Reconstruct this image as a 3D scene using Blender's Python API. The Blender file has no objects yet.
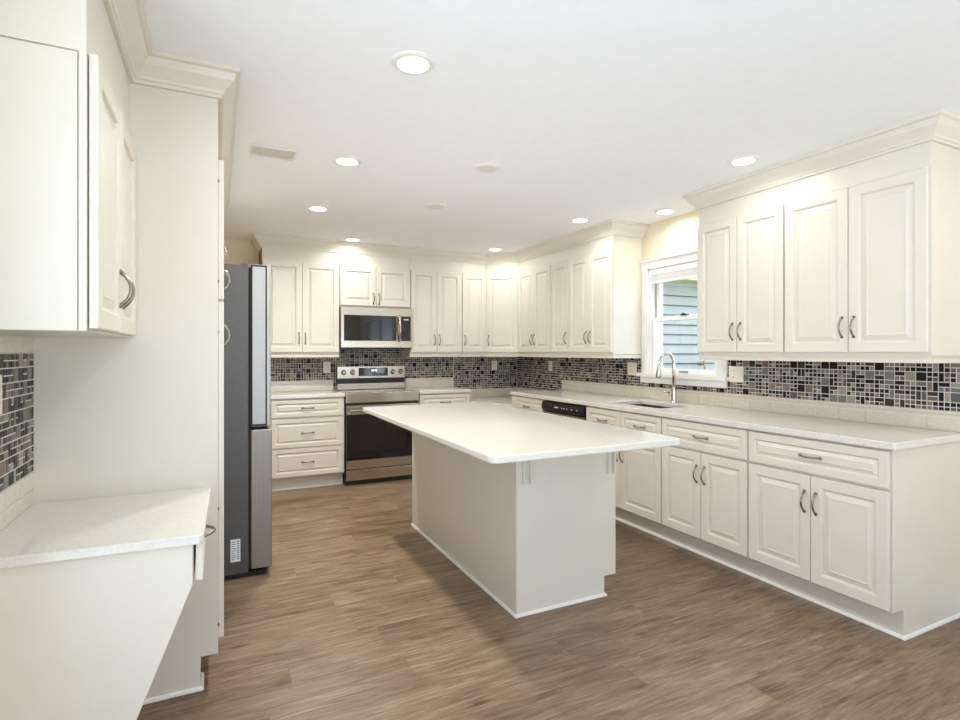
import bpy, bmesh, math, random
from mathutils import Vector, Matrix

scene = bpy.context.scene
COL = scene.collection
R = random.Random(7)

# ------------------------------------------------------------------ camera
H_CEIL = 2.430
cam_d = bpy.data.cameras.new('camera')
cam = bpy.data.objects.new('camera', cam_d)
COL.objects.link(cam)
cam_d.sensor_width = 36.0
cam_d.lens = 540.0 / 960.0 * 36.0
cam_d.shift_y = -8.0 / 960.0
cam_d.clip_start = 0.05
cam.location = (0, 0, 1.32)
cam.rotation_euler = (math.pi / 2, 0, -math.atan(263.0 / 540.0))
scene.camera = cam

# ------------------------------------------------------------------ sky, exposure
world = bpy.data.worlds.new('sky')
scene.world = world
world.use_nodes = True
wn = world.node_tree.nodes
bg = wn['Background']
# overcast sky; lower half made brighter to send added light up to the ceiling
wl = world.node_tree.links
w_tc = wn.new('ShaderNodeTexCoord'); w_sp = wn.new('ShaderNodeSeparateXYZ')
w_mr = wn.new('ShaderNodeMapRange'); w_mr.inputs['From Min'].default_value = -0.04; w_mr.inputs['From Max'].default_value = 0.04
w_mx = wn.new('ShaderNodeMix'); w_mx.data_type = 'RGBA'
w_mx.inputs['A'].default_value = (4.9, 5.3, 5.8, 1)
w_mx.inputs['B'].default_value = (1.9, 2.15, 2.5, 1)
wl.new(w_tc.outputs['Generated'], w_sp.inputs[0]); wl.new(w_sp.outputs['Z'], w_mr.inputs['Value'])
wl.new(w_mr.outputs['Result'], w_mx.inputs['Factor']); wl.new(w_mx.outputs['Result'], bg.inputs['Color'])
bg.inputs['Strength'].default_value = 1.0

vs = scene.view_settings
vs.view_transform = 'Standard'
vs.look = 'None'
vs.gamma = 1.0
vs.use_curve_mapping = False
vs.exposure = 0.25
cy = scene.cycles
cy.max_bounces = 10
cy.diffuse_bounces = 7
cy.glossy_bounces = 4
cy.transparent_max_bounces = 8
cy.sample_clamp_indirect = 6.0
cy.use_denoising = True
CAN_POWER = 4.5

# daylight entering by the glazed openings added behind the viewer (area lights as sky portals)
def portal(name, loc, rot, sx, sy):
    l = bpy.data.lights.new(name, 'AREA')
    l.shape = 'RECTANGLE'; l.size = sx; l.size_y = sy
    l.cycles.is_portal = True
    o = bpy.data.objects.new(name, l)
    o.location = loc; o.rotation_euler = rot
    COL.objects.link(o)
portal('added_patio_portal', (1.45, -3.30, 1.08), (math.pi / 2, 0, 0), 3.2, 2.1)
portal('added_right_window_portal', (3.54, -1.5, 1.3), (0, math.pi / 2, 0), 1.7, 2.4)
portal('added_left_window_portal', (-0.75, -.325, 1.145), (0, -math.pi / 2, 0), 2.0, 3.15)


# ------------------------------------------------------------------ materials
def lin(c):
    return tuple(((v / 255.0) / 12.92 if v / 255.0 <= 0.04045 else (((v / 255.0) + 0.055) / 1.055) ** 2.4) for v in c) + (1.0,)

def mat(name, rgb, rough=0.5, metal=0.0, spec=0.5, coat=0.0, emit=None, estr=0.0):
    m = bpy.data.materials.new(name)
    m.use_nodes = True
    b = m.node_tree.nodes['Principled BSDF']
    b.inputs['Base Color'].default_value = lin(rgb)
    b.inputs['Roughness'].default_value = rough
    b.inputs['Metallic'].default_value = metal
    b.inputs['Specular IOR Level'].default_value = spec
    b.inputs['Coat Weight'].default_value = coat
    if emit:
        b.inputs['Emission Color'].default_value = lin(emit)
        b.inputs['Emission Strength'].default_value = estr
    return m

def nn(m, t, **kw):
    n = m.node_tree.nodes.new(t)
    for k, v in kw.items():
        setattr(n, k, v)
    return n

def mottle(m, rgb_a, rgb_b, scale, lo=0.35, hi=0.65, stretch=(1, 1, 1), detail=3.0, bump=0.0):
    """blend two close tones of one paint or stone by object-space noise"""
    L = m.node_tree.links
    b = m.node_tree.nodes['Principled BSDF']
    tc = nn(m, 'ShaderNodeTexCoord')
    mp = nn(m, 'ShaderNodeMapping'); mp.inputs['Scale'].default_value = stretch
    nz = nn(m, 'ShaderNodeTexNoise'); nz.inputs['Scale'].default_value = scale; nz.inputs['Detail'].default_value = detail
    rp = nn(m, 'ShaderNodeValToRGB')
    rp.color_ramp.elements[0].position = lo; rp.color_ramp.elements[1].position = hi
    rp.color_ramp.elements[0].color = lin(rgb_a); rp.color_ramp.elements[1].color = lin(rgb_b)
    L.new(tc.outputs['Object'], mp.inputs['Vector']); L.new(mp.outputs['Vector'], nz.inputs['Vector'])
    L.new(nz.outputs['Fac'], rp.inputs['Fac']); L.new(rp.outputs['Color'], b.inputs['Base Color'])
    if bump:
        bp = nn(m, 'ShaderNodeBump'); bp.inputs['Strength'].default_value = bump; bp.inputs['Distance'].default_value = 0.002
        L.new(nz.outputs['Fac'], bp.inputs['Height']); L.new(bp.outputs['Normal'], b.inputs['Normal'])
    return m

M = {}
M['cab'] = mottle(mat('cabinet_paint', (223, 218, 204), 0.36), (222, 217, 203), (224, 219, 206), 6.0)
M['wall'] = mottle(mat('wall_paint', (232, 222, 196), 0.7, spec=0.2), (231, 220, 194), (233, 223, 198), 9.0, bump=0.05)
M['ceiling'] = mottle(mat('ceiling_paint', (246, 248, 252), 0.9, spec=0.1), (245, 247, 251), (247, 249, 253), 14.0)
M['trim'] = mat('trim_paint', (236, 235, 229), 0.35)
M['quartz'] = mottle(mat('quartz', (222, 219, 211), 0.12), (219, 216, 207), (225, 222, 215), 120.0, 0.4, 0.6)
M['subway'] = mottle(mat('subway_glaze', (213, 206, 190), 0.14), (208, 201, 184), (217, 210, 196), 30.0, 0.35, 0.65, (1, 1, 6))
M['grout'] = mat('grout', (221, 217, 207), 0.85, spec=0.2)
M['nickel'] = mat('brushed_nickel', (150, 144, 134), 0.26, 1.0)
M['faucet'] = mat('polished_nickel', (204, 200, 193), 0.2, 1.0)
M['basin'] = mat('sink_steel', (112, 110, 106), 0.35, 0.9)
M['steel'] = mottle(mat('stainless_steel', (190, 181, 166), 0.22, 1.0), (184, 175, 160), (197, 188, 173), 3.0, 0.3, 0.7, (1, 1, 90))
M['steel_v'] = mottle(mat('fridge_steel', (152, 147, 140), 0.42, .8), (147, 142, 135), (157, 152, 145), 3.0, 0.3, 0.7, (90, 90, 1))
M['sidegrey'] = mottle(mat('fridge_side_grey', (88, 87, 88), 0.42, 0.3), (87, 86, 87), (90, 89, 90), 40.0)
M['fridge_edge'] = mat('fridge_door_steel', (170, 170, 168), 0.4, .6)
M['blackglass'] = mat('black_glass', (14, 12, 12), 0.05, coat=0.3)
M['blackplastic'] = mat('black_plastic', (20, 19, 20), 0.35)
M['darkgap'] = mat('dark_rubber', (12, 12, 12), 0.7)
M['plate'] = mat('outlet_plastic', (238, 230, 214), 0.35)
M['slot'] = mat('outlet_slot', (60, 52, 45), 0.6)
M['white'] = mat('white_plastic', (244, 244, 242), 0.3)
M['vent'] = mat('vent_paint', (226, 225, 221), 0.5)
M['ventgap'] = mat('vent_gap', (205, 204, 200), 0.8)
M['lit'] = mat('lamp_lens', (255, 255, 255), 0.4, emit=(255, 250, 240), estr=6.0)
M['lens_off'] = mat('unlit_lens', (228, 227, 224), 0.5)
M['display'] = mat('range_display', (190, 215, 255), 0.3, emit=(190, 215, 255), estr=2.0)
M['label'] = mat('paper_label', (232, 236, 240), 0.5)
M['ink'] = mat('label_ink', (120, 130, 145), 0.6)
M['siding'] = mottle(mat('siding', (176, 181, 178), 0.6), (172, 178, 175), (180, 184, 181), 4.0)
M['lap_shadow'] = mat('siding_lap_shadow', (96, 90, 62), 0.7)  # shade under each clapboard, put into the colour
M['soffit'] = mat('soffit', (214, 202, 150), 0.7)
M['ground'] = mottle(mat('lawn', (110, 125, 80), 0.95, spec=0.1), (96, 112, 70), (128, 140, 94), 8.0)
M['brass'] = mat('brass', (176, 128, 84), 0.35, 1.0)
M['oakdark'] = mat('cabinet_raw_side', (120, 96, 66), 0.6)
TILES = [mat('tile_black', (26, 22, 22), 0.4, spec=.25), mat('tile_charcoal', (56, 51, 49), 0.4, spec=.25),
         mat('tile_slate', (92, 92, 88), 0.45, spec=.25), mat('tile_sage_stone', (116, 116, 104), 0.45, spec=.3),
         mat('tile_taupe_stone', (126, 118, 106), 0.45, spec=.3), mat('tile_pale_stone', (150, 144, 132), 0.45, spec=.3),
         mat('tile_rose_stone', (116, 98, 86), 0.45, spec=.3)]

# thin pane: clear with a surface reflection
g = bpy.data.materials.new('window_glass'); g.use_nodes = True
gn = g.node_tree.nodes; gn.clear()
out = gn.new('ShaderNodeOutputMaterial'); mx = gn.new('ShaderNodeMixShader')
tr = gn.new('ShaderNodeBsdfTransparent'); gl = gn.new('ShaderNodeBsdfGlossy'); fr = gn.new('ShaderNodeLayerWeight'); fr.inputs['Blend'].default_value = 0.5
pw = gn.new('ShaderNodeMath'); pw.operation = 'POWER'; pw.inputs[1].default_value = 5.0
sc_ = gn.new('ShaderNodeMath'); sc_.operation = 'MULTIPLY_ADD'; sc_.inputs[1].default_value = 0.9; sc_.inputs[2].default_value = 0.04
tr.inputs['Color'].default_value = (0.96, 0.98, 1.0, 1)
gl.inputs['Roughness'].default_value = 0.02
g.node_tree.links.new(fr.outputs['Facing'], pw.inputs[0]); g.node_tree.links.new(pw.outputs[0], sc_.inputs[0])
g.node_tree.links.new(sc_.outputs[0], mx.inputs['Fac'])
g.node_tree.links.new(tr.outputs[0], mx.inputs[1]); g.node_tree.links.new(gl.outputs[0], mx.inputs[2])
g.node_tree.links.new(mx.outputs[0], out.inputs['Surface'])
M['glass'] = g

# oak-look vinyl planks running across the room (along X)
def floor_material():
    m = mat('plank_floor', (150, 124, 98), 0.36, spec=0.4)
    L = m.node_tree.links; b = m.node_tree.nodes['Principled BSDF']
    def math_(op, a, bb=None, c=None):
        n = nn(m, 'ShaderNodeMath', operation=op)
        for i, v in enumerate((a, bb, c)):
            if v is None: continue
            if isinstance(v, (int, float)): n.inputs[i].default_value = v
            else: L.new(v, n.inputs[i])
        return n.outputs[0]
    tc = nn(m, 'ShaderNodeTexCoord'); sp = nn(m, 'ShaderNodeSeparateXYZ')
    L.new(tc.outputs['Object'], sp.inputs[0])
    X, Y = sp.outputs['X'], sp.outputs['Y']
    W, LEN = 0.152, 1.22
    yr = math_('DIVIDE', Y, W); row = math_('FLOOR', yr); fy = math_('FRACT', yr)
    wn1 = nn(m, 'ShaderNodeTexWhiteNoise', noise_dimensions='1D'); L.new(row, wn1.inputs['W'])
    xr = math_('ADD', math_('DIVIDE', X, LEN), wn1.outputs['Value'])
    colm = math_('FLOOR', xr); fx = math_('FRACT', xr)
    cb = nn(m, 'ShaderNodeCombineXYZ'); L.new(row, cb.inputs[0]); L.new(colm, cb.inputs[1])
    wn2 = nn(m, 'ShaderNodeTexWhiteNoise', noise_dimensions='2D'); L.new(cb.outputs[0], wn2.inputs['Vector'])
    pid = wn2.outputs['Value']
    # grain, shifted for every plank
    gv = nn(m, 'ShaderNodeCombineXYZ')
    L.new(math_('MULTIPLY', X, 2.6), gv.inputs[0]); L.new(math_('MULTIPLY', Y, 24.0), gv.inputs[1]); L.new(math_('MULTIPLY', pid, 37.0), gv.inputs[2])
    n1 = nn(m, 'ShaderNodeTexNoise'); n1.inputs['Scale'].default_value = 1.5; n1.inputs['Detail'].default_value = 9.0; n1.inputs['Roughness'].default_value = 0.72; n1.inputs['Distortion'].default_value = 0.9
    L.new(gv.outputs[0], n1.inputs['Vector'])
    gv2 = nn(m, 'ShaderNodeCombineXYZ')
    L.new(math_('MULTIPLY', X, 2.2), gv2.inputs[0]); L.new(math_('MULTIPLY', Y, 7.0), gv2.inputs[1]); L.new(math_('MULTIPLY', pid, 19.0), gv2.inputs[2])
    n2 = nn(m, 'ShaderNodeTexNoise'); n2.inputs['Scale'].default_value = 1.3; n2.inputs['Detail'].default_value = 3.0
    L.new(gv2.outputs[0], n2.inputs['Vector'])
    gv3 = nn(m, 'ShaderNodeCombineXYZ')
    L.new(math_('MULTIPLY', X, 7.0), gv3.inputs[0]); L.new(math_('MULTIPLY', Y, 95.0), gv3.inputs[1]); L.new(math_('MULTIPLY', pid, 11.0), gv3.inputs[2])
    n3 = nn(m, 'ShaderNodeTexNoise'); n3.inputs['Scale'].default_value = 1.0; n3.inputs['Detail'].default_value = 5.0; n3.inputs['Roughness'].default_value = 0.6
    L.new(gv3.outputs[0], n3.inputs['Vector'])
    rp = nn(m, 'ShaderNodeValToRGB'); e = rp.color_ramp.elements
    e[0].position = 0.37; e[0].color = lin((88, 69, 54))
    e[1].position = 0.63; e[1].color = lin((166, 145, 122))
    k = rp.color_ramp.elements.new(0.455); k.color = lin((120, 99, 80))
    k = rp.color_ramp.elements.new(0.54); k.color = lin((141, 119, 98))
    f = math_('ADD', math_('ADD', math_('MULTIPLY', n1.outputs['Fac'], 0.50), math_('MULTIPLY', n2.outputs['Fac'], 0.26)), math_('MULTIPLY', n3.outputs['Fac'], 0.24))
    f = math_('ADD', f, math_('MULTIPLY', math_('SUBTRACT', pid, 0.5), 0.06))
    L.new(f, rp.inputs['Fac'])
    # knots
    kv = nn(m, 'ShaderNodeCombineXYZ'); L.new(math_('MULTIPLY', X, 1.7), kv.inputs[0]); L.new(math_('MULTIPLY', Y, 4.6), kv.inputs[1])
    vo = nn(m, 'ShaderNodeTexVoronoi', voronoi_dimensions='2D'); vo.inputs['Scale'].default_value = 0.82; L.new(kv.outputs[0], vo.inputs['Vector'])
    kr = nn(m, 'ShaderNodeMapRange'); kr.inputs['From Min'].default_value = 0.075; kr.inputs['From Max'].default_value = 0.145
    kr.inputs['To Min'].default_value = 0.62; kr.inputs['To Max'].default_value = 0.0
    L.new(math_('ADD', vo.outputs['Distance'], math_('MULTIPLY', n1.outputs['Fac'], 0.15)), kr.inputs['Value'])
    mk = nn(m, 'ShaderNodeMix', data_type='RGBA'); mk.inputs['B'].default_value = lin((66, 50, 40))
    L.new(kr.outputs['Result'], mk.inputs['Factor']); L.new(rp.outputs['Color'], mk.inputs['A'])
    # seams
    s1 = math_('LESS_THAN', fy, 0.012); s2 = math_('LESS_THAN', fx, 0.0018)
    seam = math_('MULTIPLY', math_('MAXIMUM', s1, s2), 0.28)
    ms = nn(m, 'ShaderNodeMix', data_type='RGBA'); ms.inputs['B'].default_value = lin((74, 58, 46))
    L.new(seam, ms.inputs['Factor']); L.new(mk.outputs['Result'], ms.inputs['A'])
    L.new(ms.outputs['Result'], b.inputs['Base Color'])
    bp = nn(m, 'ShaderNodeBump'); bp.inputs['Strength'].default_value = 0.12; bp.inputs['Distance'].default_value = 0.003
    L.new(n1.outputs['Fac'], bp.inputs['Height']); L.new(bp.outputs['Normal'], b.inputs['Normal'])
    return m
M['floor'] = floor_material()


# ------------------------------------------------------------------ mesh helpers
WORLD_POS = {}

def link(name, bm, mats, parent=None, bevel=0.0, seg=2, smooth=False, ang=40):
    """one mesh object; geometry given in world metres, origin put at its base centre"""
    bmesh.ops.recalc_face_normals(bm, faces=bm.faces[:])
    xs = [v.co.x for v in bm.verts]; ys = [v.co.y for v in bm.verts]; zs = [v.co.z for v in bm.verts]
    a = Vector(((min(xs) + max(xs)) / 2, (min(ys) + max(ys)) / 2, min(zs)))
    for v in bm.verts: v.co -= a
    me = bpy.data.meshes.new(name)
    bm.to_mesh(me); bm.free()
    if not isinstance(mats, (list, tuple)): mats = [mats]
    for m in mats: me.materials.append(m)
    o = bpy.data.objects.new(name, me)
    COL.objects.link(o)
    WORLD_POS[o] = a
    if parent is not None:
        o.parent = parent
        o.location = a - WORLD_POS[parent]
    else:
        o.location = a
    if bevel:
        md = o.modifiers.new('bevel', 'BEVEL'); md.width = bevel; md.segments = seg
        md.limit_method = 'ANGLE'; md.angle_limit = math.radians(ang)
        md.harden_normals = False
    if smooth:
        for p in me.polygons: p.use_smooth = True
    return o

def thing(name, label, cat, loc, group=None):
    o = bpy.data.objects.new(name, None)
    COL.objects.link(o)
    o.empty_display_size = 0.1
    o.location = loc
    WORLD_POS[o] = Vector(loc)
    tag(o, label, cat, group)
    return o

def tag(o, label, cat, group=None):
    o['label'] = label; o['category'] = cat
    if group: o['group'] = group
    return o

def struct(o, label=None, cat=None):
    o['kind'] = 'structure'
    if label: o['label'] = label
    if cat: o['category'] = cat
    return o

def box(bm, x0, x1, y0, y1, z0, z1, mi=0):
    v = [bm.verts.new(p) for p in ((x0, y0, z0), (x1, y0, z0), (x1, y1, z0), (x0, y1, z0), (x0, y0, z1), (x1, y0, z1), (x1, y1, z1), (x0, y1, z1))]
    for f in ((0, 3, 2, 1), (4, 5, 6, 7), (0, 1, 5, 4), (1, 2, 6, 5), (2, 3, 7, 6), (3, 0, 4, 7)):
        bm.faces.new([v[i] for i in f]).material_index = mi

class Fr:
    """local frame: u along the width, w outwards, z up"""
    def __init__(s, o, u, w):
        s.o = Vector(o); s.u = Vector(u).normalized(); s.w = Vector(w).normalized()
    def p(s, a, c, z):
        r = s.o + s.u * a + s.w * c
        return Vector((r.x, r.y, z))

def fbox(bm, F, a0, a1, c0, c1, z0, z1, mi=0):
    v = [bm.verts.new(F.p(*p)) for p in ((a0, c0, z0), (a1, c0, z0), (a1, c1, z0), (a0, c1, z0), (a0, c0, z1), (a1, c0, z1), (a1, c1, z1), (a0, c1, z1))]
    for f in ((0, 3, 2, 1), (4, 5, 6, 7), (0, 1, 5, 4), (1, 2, 6, 5), (2, 3, 7, 6), (3, 0, 4, 7)):
        bm.faces.new([v[i] for i in f]).material_index = mi

def prism(bm, poly, z0, z1, mi=0):
    lo = [bm.verts.new((x, y, z0)) for x, y in poly]; hi = [bm.verts.new((x, y, z1)) for x, y in poly]
    n = len(poly)
    bm.faces.new(lo[::-1]).material_index = mi; bm.faces.new(hi).material_index = mi
    for i in range(n):
        bm.faces.new((lo[i], lo[(i + 1) % n], hi[(i + 1) % n], hi[i])).material_index = mi

def plate(bm, F, pts, c0, c1, mi=0):
    """a board cut to an outline given as (a, z) in frame F, from c0 to c1"""
    lo = [bm.verts.new(F.p(a, c0, z)) for a, z in pts]; hi = [bm.verts.new(F.p(a, c1, z)) for a, z in pts]
    n = len(pts)
    bm.faces.new(lo[::-1]).material_index = mi; bm.faces.new(hi).material_index = mi
    for i in range(n):
        bm.faces.new((lo[i], lo[(i + 1) % n], hi[(i + 1) % n], hi[i])).material_index = mi

def round_rect(x0, x1, y0, y1, r, n=8):
    pts = []
    for cx, cy_, a0 in ((x1 - r, y1 - r, 0), (x0 + r, y1 - r, 90), (x0 + r, y0 + r, 180), (x1 - r, y0 + r, 270)):
        for i in range(n + 1):
            a = math.radians(a0 + 90.0 * i / n)
            pts.append((cx + r * math.cos(a), cy_ + r * math.sin(a)))
    return pts

def cells(bm, xs, ys, z0, z1, skip):
    """slab from a grid of cells sharing their corners, with some cells left open"""
    V = {}
    def v(i, j, k):
        if (i, j, k) not in V: V[(i, j, k)] = bm.verts.new((xs[i], ys[j], (z0, z1)[k]))
        return V[(i, j, k)]
    nx, ny = len(xs) - 1, len(ys) - 1
    on = lambda i, j: 0 <= i < nx and 0 <= j < ny and (i, j) not in skip
    for i in range(nx):
        for j in range(ny):
            if not on(i, j): continue
            bm.faces.new((v(i, j, 1), v(i + 1, j, 1), v(i + 1, j + 1, 1), v(i, j + 1, 1)))
            bm.faces.new((v(i, j + 1, 0), v(i + 1, j + 1, 0), v(i + 1, j, 0), v(i, j, 0)))
            for di, dj, a, b in ((-1, 0, (i, j + 1), (i, j)), (1, 0, (i + 1, j), (i + 1, j + 1)), (0, -1, (i, j), (i + 1, j)), (0, 1, (i + 1, j + 1), (i, j + 1))):
                if not on(i + di, j + dj):
                    bm.faces.new((v(*a, 0), v(*b, 0), v(*b, 1), v(*a, 1)))

def sweep(bm, path, prof, side=1, mi=0):
    """run a (out, z) profile along a plan polyline with mitred corners; side=+1: out is to the left"""
    n = len(path); rings = []
    for i in range(n):
        p = Vector(path[i]); ns = []
        if i > 0: d = (p - Vector(path[i - 1])).normalized(); ns.append(Vector((-d.y, d.x)) * side)
        if i < n - 1: d = (Vector(path[i + 1]) - p).normalized(); ns.append(Vector((-d.y, d.x)) * side)
        if len(ns) == 2:
            m_ = (ns[0] + ns[1]).normalized(); m_ = m_ / max(0.2, m_.dot(ns[0]))
        else: m_ = ns[0]
        rings.append([bm.verts.new((p.x + m_.x * o_, p.y + m_.y * o_, z)) for o_, z in prof])
    k = len(prof)
    for i in range(n - 1):
        for j in range(k):
            bm.faces.new((rings[i][j], rings[i + 1][j], rings[i + 1][(j + 1) % k], rings[i][(j + 1) % k])).material_index = mi
    bm.faces.new(rings[0]).material_index = mi; bm.faces.new(rings[-1][::-1]).material_index = mi

def tube(bm, pts, rad, n=10, mi=0):
    pts = [Vector(p) for p in pts]
    if not isinstance(rad, (list, tuple)): rad = [rad] * len(pts)
    t0 = (pts[1] - pts[0]).normalized()
    ref = Vector((0, 0, 1)) if abs(t0.z) < 0.9 else Vector((1, 0, 0))
    nrm = t0.cross(ref).normalized(); rings = []
    for i, p in enumerate(pts):
        t = (pts[min(i + 1, len(pts) - 1)] - pts[max(i - 1, 0)]).normalized()
        nrm = (nrm - t * nrm.dot(t)).normalized(); b_ = t.cross(nrm)
        rings.append([bm.verts.new(p + (nrm * math.cos(2 * math.pi * j / n) + b_ * math.sin(2 * math.pi * j / n)) * rad[i]) for j in range(n)])
    for i in range(len(pts) - 1):
        for j in range(n):
            bm.faces.new((rings[i][j], rings[i][(j + 1) % n], rings[i + 1][(j + 1) % n], rings[i + 1][j])).material_index = mi
    bm.faces.new(rings[0][::-1]).material_index = mi; bm.faces.new(rings[-1]).material_index = mi

def lathe(bm, c, prof, axis='z', n=28, mi=0):
    """prof: (r, h) along an axis from centre c"""
    c = Vector(c); rings = []
    for r_, h in prof:
        ring = []
        for j in range(n):
            a = 2 * math.pi * j / n; x, y = r_ * math.cos(a), r_ * math.sin(a)
            q = {'z': Vector((x, y, h)), 'y': Vector((x, h, y)), 'x': Vector((h, x, y))}[axis]
            ring.append(bm.verts.new(c + q))
        rings.append(ring)
    for i in range(len(rings) - 1):
        for j in range(n):
            bm.faces.new((rings[i][j], rings[i][(j + 1) % n], rings[i + 1][(j + 1) % n], rings[i + 1][j])).material_index = mi
    bm.faces.new(rings[0][::-1]).material_index = mi; bm.faces.new(rings[-1]).material_index = mi


# ------------------------------------------------------------------ room
XL, XR, YB, YF = -0.584, 3.375, 5.86, -3.20
T = 0.15
WIN = (2.855, 3.575, 1.135, 2.035)      # window opening in the right wall: y0, y1, z0, z1

bm = bmesh.new(); box(bm, XL - T, XR + T, YF - T, YB + T, -0.1, 0.0)
struct(link('floor', bm, M['floor']))
bm = bmesh.new(); box(bm, XL - T, XR + T, YF - T, YB + T, H_CEIL, H_CEIL + 0.1)
struct(link('ceiling', bm, M['ceiling']))
bm = bmesh.new(); box(bm, XL - T, XR + T, YB, YB + T, 0, H_CEIL)
struct(link('wall_back', bm, M['wall']))
def wall_cells(bm, F, as_, zs, skip, c0, c1):
    V = {}
    def v(i, j, k):
        if (i, j, k) not in V: V[(i, j, k)] = bm.verts.new(F.p(as_[i], (c0, c1)[k], zs[j]))
        return V[(i, j, k)]
    nx, ny = len(as_) - 1, len(zs) - 1
    on = lambda i, j: 0 <= i < nx and 0 <= j < ny and (i, j) not in skip
    for i in range(nx):
        for j in range(ny):
            if not on(i, j): continue
            bm.faces.new((v(i, j, 1), v(i + 1, j, 1), v(i + 1, j + 1, 1), v(i, j + 1, 1)))
            bm.faces.new((v(i, j + 1, 0), v(i + 1, j + 1, 0), v(i + 1, j, 0), v(i, j, 0)))
            for di, dj, a, b in ((-1, 0, (i, j + 1), (i, j)), (1, 0, (i + 1, j), (i + 1, j + 1)), (0, -1, (i, j), (i + 1, j)), (0, 1, (i + 1, j + 1), (i, j + 1))):
                if not on(i + di, j + dj):
                    bm.faces.new((v(*a, 0), v(*b, 0), v(*b, 1), v(*a, 1)))
bm = bmesh.new()
wall_cells(bm, Fr((XL, 0, 0), (0, 1, 0), (-1, 0, 0)), [YF, -1.9, 1.25, YB], [0, .14, 2.15, H_CEIL], {(1, 1)}, 0, T)
struct(link('wall_left', bm, M['wall']))
bm = bmesh.new()
wall_cells(bm, Fr((XR, 0, 0), (0, 1, 0), (1, 0, 0)), [YF, -2.7, -0.3, WIN[0], WIN[1], YB], [0, .45, WIN[2], WIN[3], 2.15, H_CEIL], {(3, 2), (1, 1), (1, 2), (1, 3)}, 0, T)
struct(link('wall_right', bm, M['wall']))
bm = bmesh.new()
wall_cells(bm, Fr((0, YF, 0), (1, 0, 0), (0, -1, 0)), [XL - T, -0.15, 3.05, XR + T], [0, 2.12, H_CEIL], {(1, 0)}, 0, T)
struct(link('wall_front', bm, M['wall']))

# baseboards along the right wall (towards the viewer) and left wall
def baseboard(name, path, side):
    bm = bmesh.new()
    sweep(bm, path, [(0, 0), (0.026, 0), (0.026, 0.012), (0.015, 0.022), (0.015, 0.115), (0.010, 0.132), (0, 0.135)], side)
    struct(link(name, bm, M['trim']))
baseboard('baseboard_right', [(XR, YF + 0.02), (XR, 1.372)], 1)
baseboard('baseboard_left', [(XL, YF + 0.02), (XL, 1.70)], -1)

# unseen patio door, added behind the viewer to let daylight in
t = thing('added_patio_door', 'added white sliding glass patio door, unseen daylight source', 'door', (1.45, YF - 0.08, 0)); t['kind'] = 'structure'
for k, (a, b) in enumerate(((-0.14, 1.49), (1.41, 3.04))):
    bm = bmesh.new(); y = YF - 0.06 - 0.05 * k
    for x0, x1, z0, z1 in ((a, a + .08, 0, 2.11), (b - .08, b, 0, 2.11), (a + .08, b - .08, 0, .12), (a + .08, b - .08, 2.02, 2.11)):
        box(bm, x0, x1, y - 0.02, y + 0.02, z0, z1)
    f = link('door_frame', bm, M['trim'], t)
    bm = bmesh.new(); box(bm, a + .07, b - .07, y - .003, y + .003, .11, 2.03)
    link('pane', bm, M['glass'], t)

# big unseen windows, added to the side walls to supply daylight
for nm, xx, zb_, ws, we, lb_ in (('added_window_right', XR + .05, .45, -2.7, -.3, 'added large white window in the right wall behind the viewer, unseen daylight source'), ('added_window_left', XL - .10, .14, -1.9, 1.25, 'added large white window in the left wall beside the viewer, unseen daylight source')):
    wm_ = (ws + we) / 2
    t = thing(nm, lb_, 'window', (xx + .025, wm_, zb_)); t['kind'] = 'structure'
    bm = bmesh.new()
    for a, b in ((ws, ws + .06), (wm_ - .03, wm_ + .03), (we - .06, we)): box(bm, xx, xx + .05, a, b, zb_, 2.15)
    for a, b in ((ws + .06, wm_ - .03), (wm_ + .03, we - .06)):
        box(bm, xx, xx + .05, a, b, zb_, zb_ + .06); box(bm, xx, xx + .05, a, b, 2.09, 2.15)
    link('window_frame', bm, M['trim'], t)
    for a, b in ((ws + .06, wm_ - .03), (wm_ + .03, we - .06)):
        bm = bmesh.new(); box(bm, xx + .02, xx + .026, a, b, zb_ + .06, 2.09); link('pane', bm, M['glass'], t)

# ------------------------------------------------------------------ window over the sink
wt = thing('window_1', 'white double-hung window over the sink with blinds raised', 'window', (XR, 3.215, 1.03)); wt['kind'] = 'structure'
y0, y1, z0, z1 = WIN
bm = bmesh.new()
CW = 0.085
F = Fr((XR, 0, 0), (0, 1, 0), (-1, 0, 0))
fbox(bm, F, y0 - CW, y0, 0.0, 0.02, z0, z1)
fbox(bm, F, y1, 3.6505, 0.0, 0.02, z0, z1)
fbox(bm, F, y0 - CW, 3.6505, 0.0, 0.02, z1, z1 + 0.085)
fbox(bm, F, y0 - CW - .012, 3.6505, 0.0, 0.036, z1 + .065, z1 + 0.085)
fbox(bm, F, y0 - CW + .02, y0 - .02, 0.0, 0.026, z0, z1); fbox(bm, F, y1 + .018, 3.6505 - .016, 0.0, 0.026, z0, z1)
link('casing', bm, M['trim'], wt, 0.003)
bm = bmesh.new()
box(bm, XR - 0.0001, XR + T, y0, y1, z0 + .0002, z0 + .002); box(bm, XR - 0.05, XR - .0002, y0 - CW - .02, y1 + CW + .02, z0 - 0.028, z0 + .002)
box(bm, XR - 0.022, XR, y0 - CW, y1 + CW, z0 - 0.081, z0 - 0.0282)
link('sill', bm, M['trim'], wt, 0.003)
bm = bmesh.new()   # jamb liners
box(bm, XR, XR + T, y1 - 0.012, y1, z0, z1); box(bm, XR, XR + T, y0, y0 + 0.012, z0, z1); box(bm, XR, XR + T, y0, y1, z1 - 0.012, z1)
link('jamb', bm, M['trim'], wt)
bm = bmesh.new()
box(bm, XR + .062, XR + .10, y1 - 0.016, y1 - .012, z0, z1 - .012); box(bm, XR + .062, XR + .10, y0 + .012, y0 + 0.016, z0, z1 - .012)
link('track', bm, mat('track_grey', (150, 148, 146), 0.5), wt)
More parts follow.
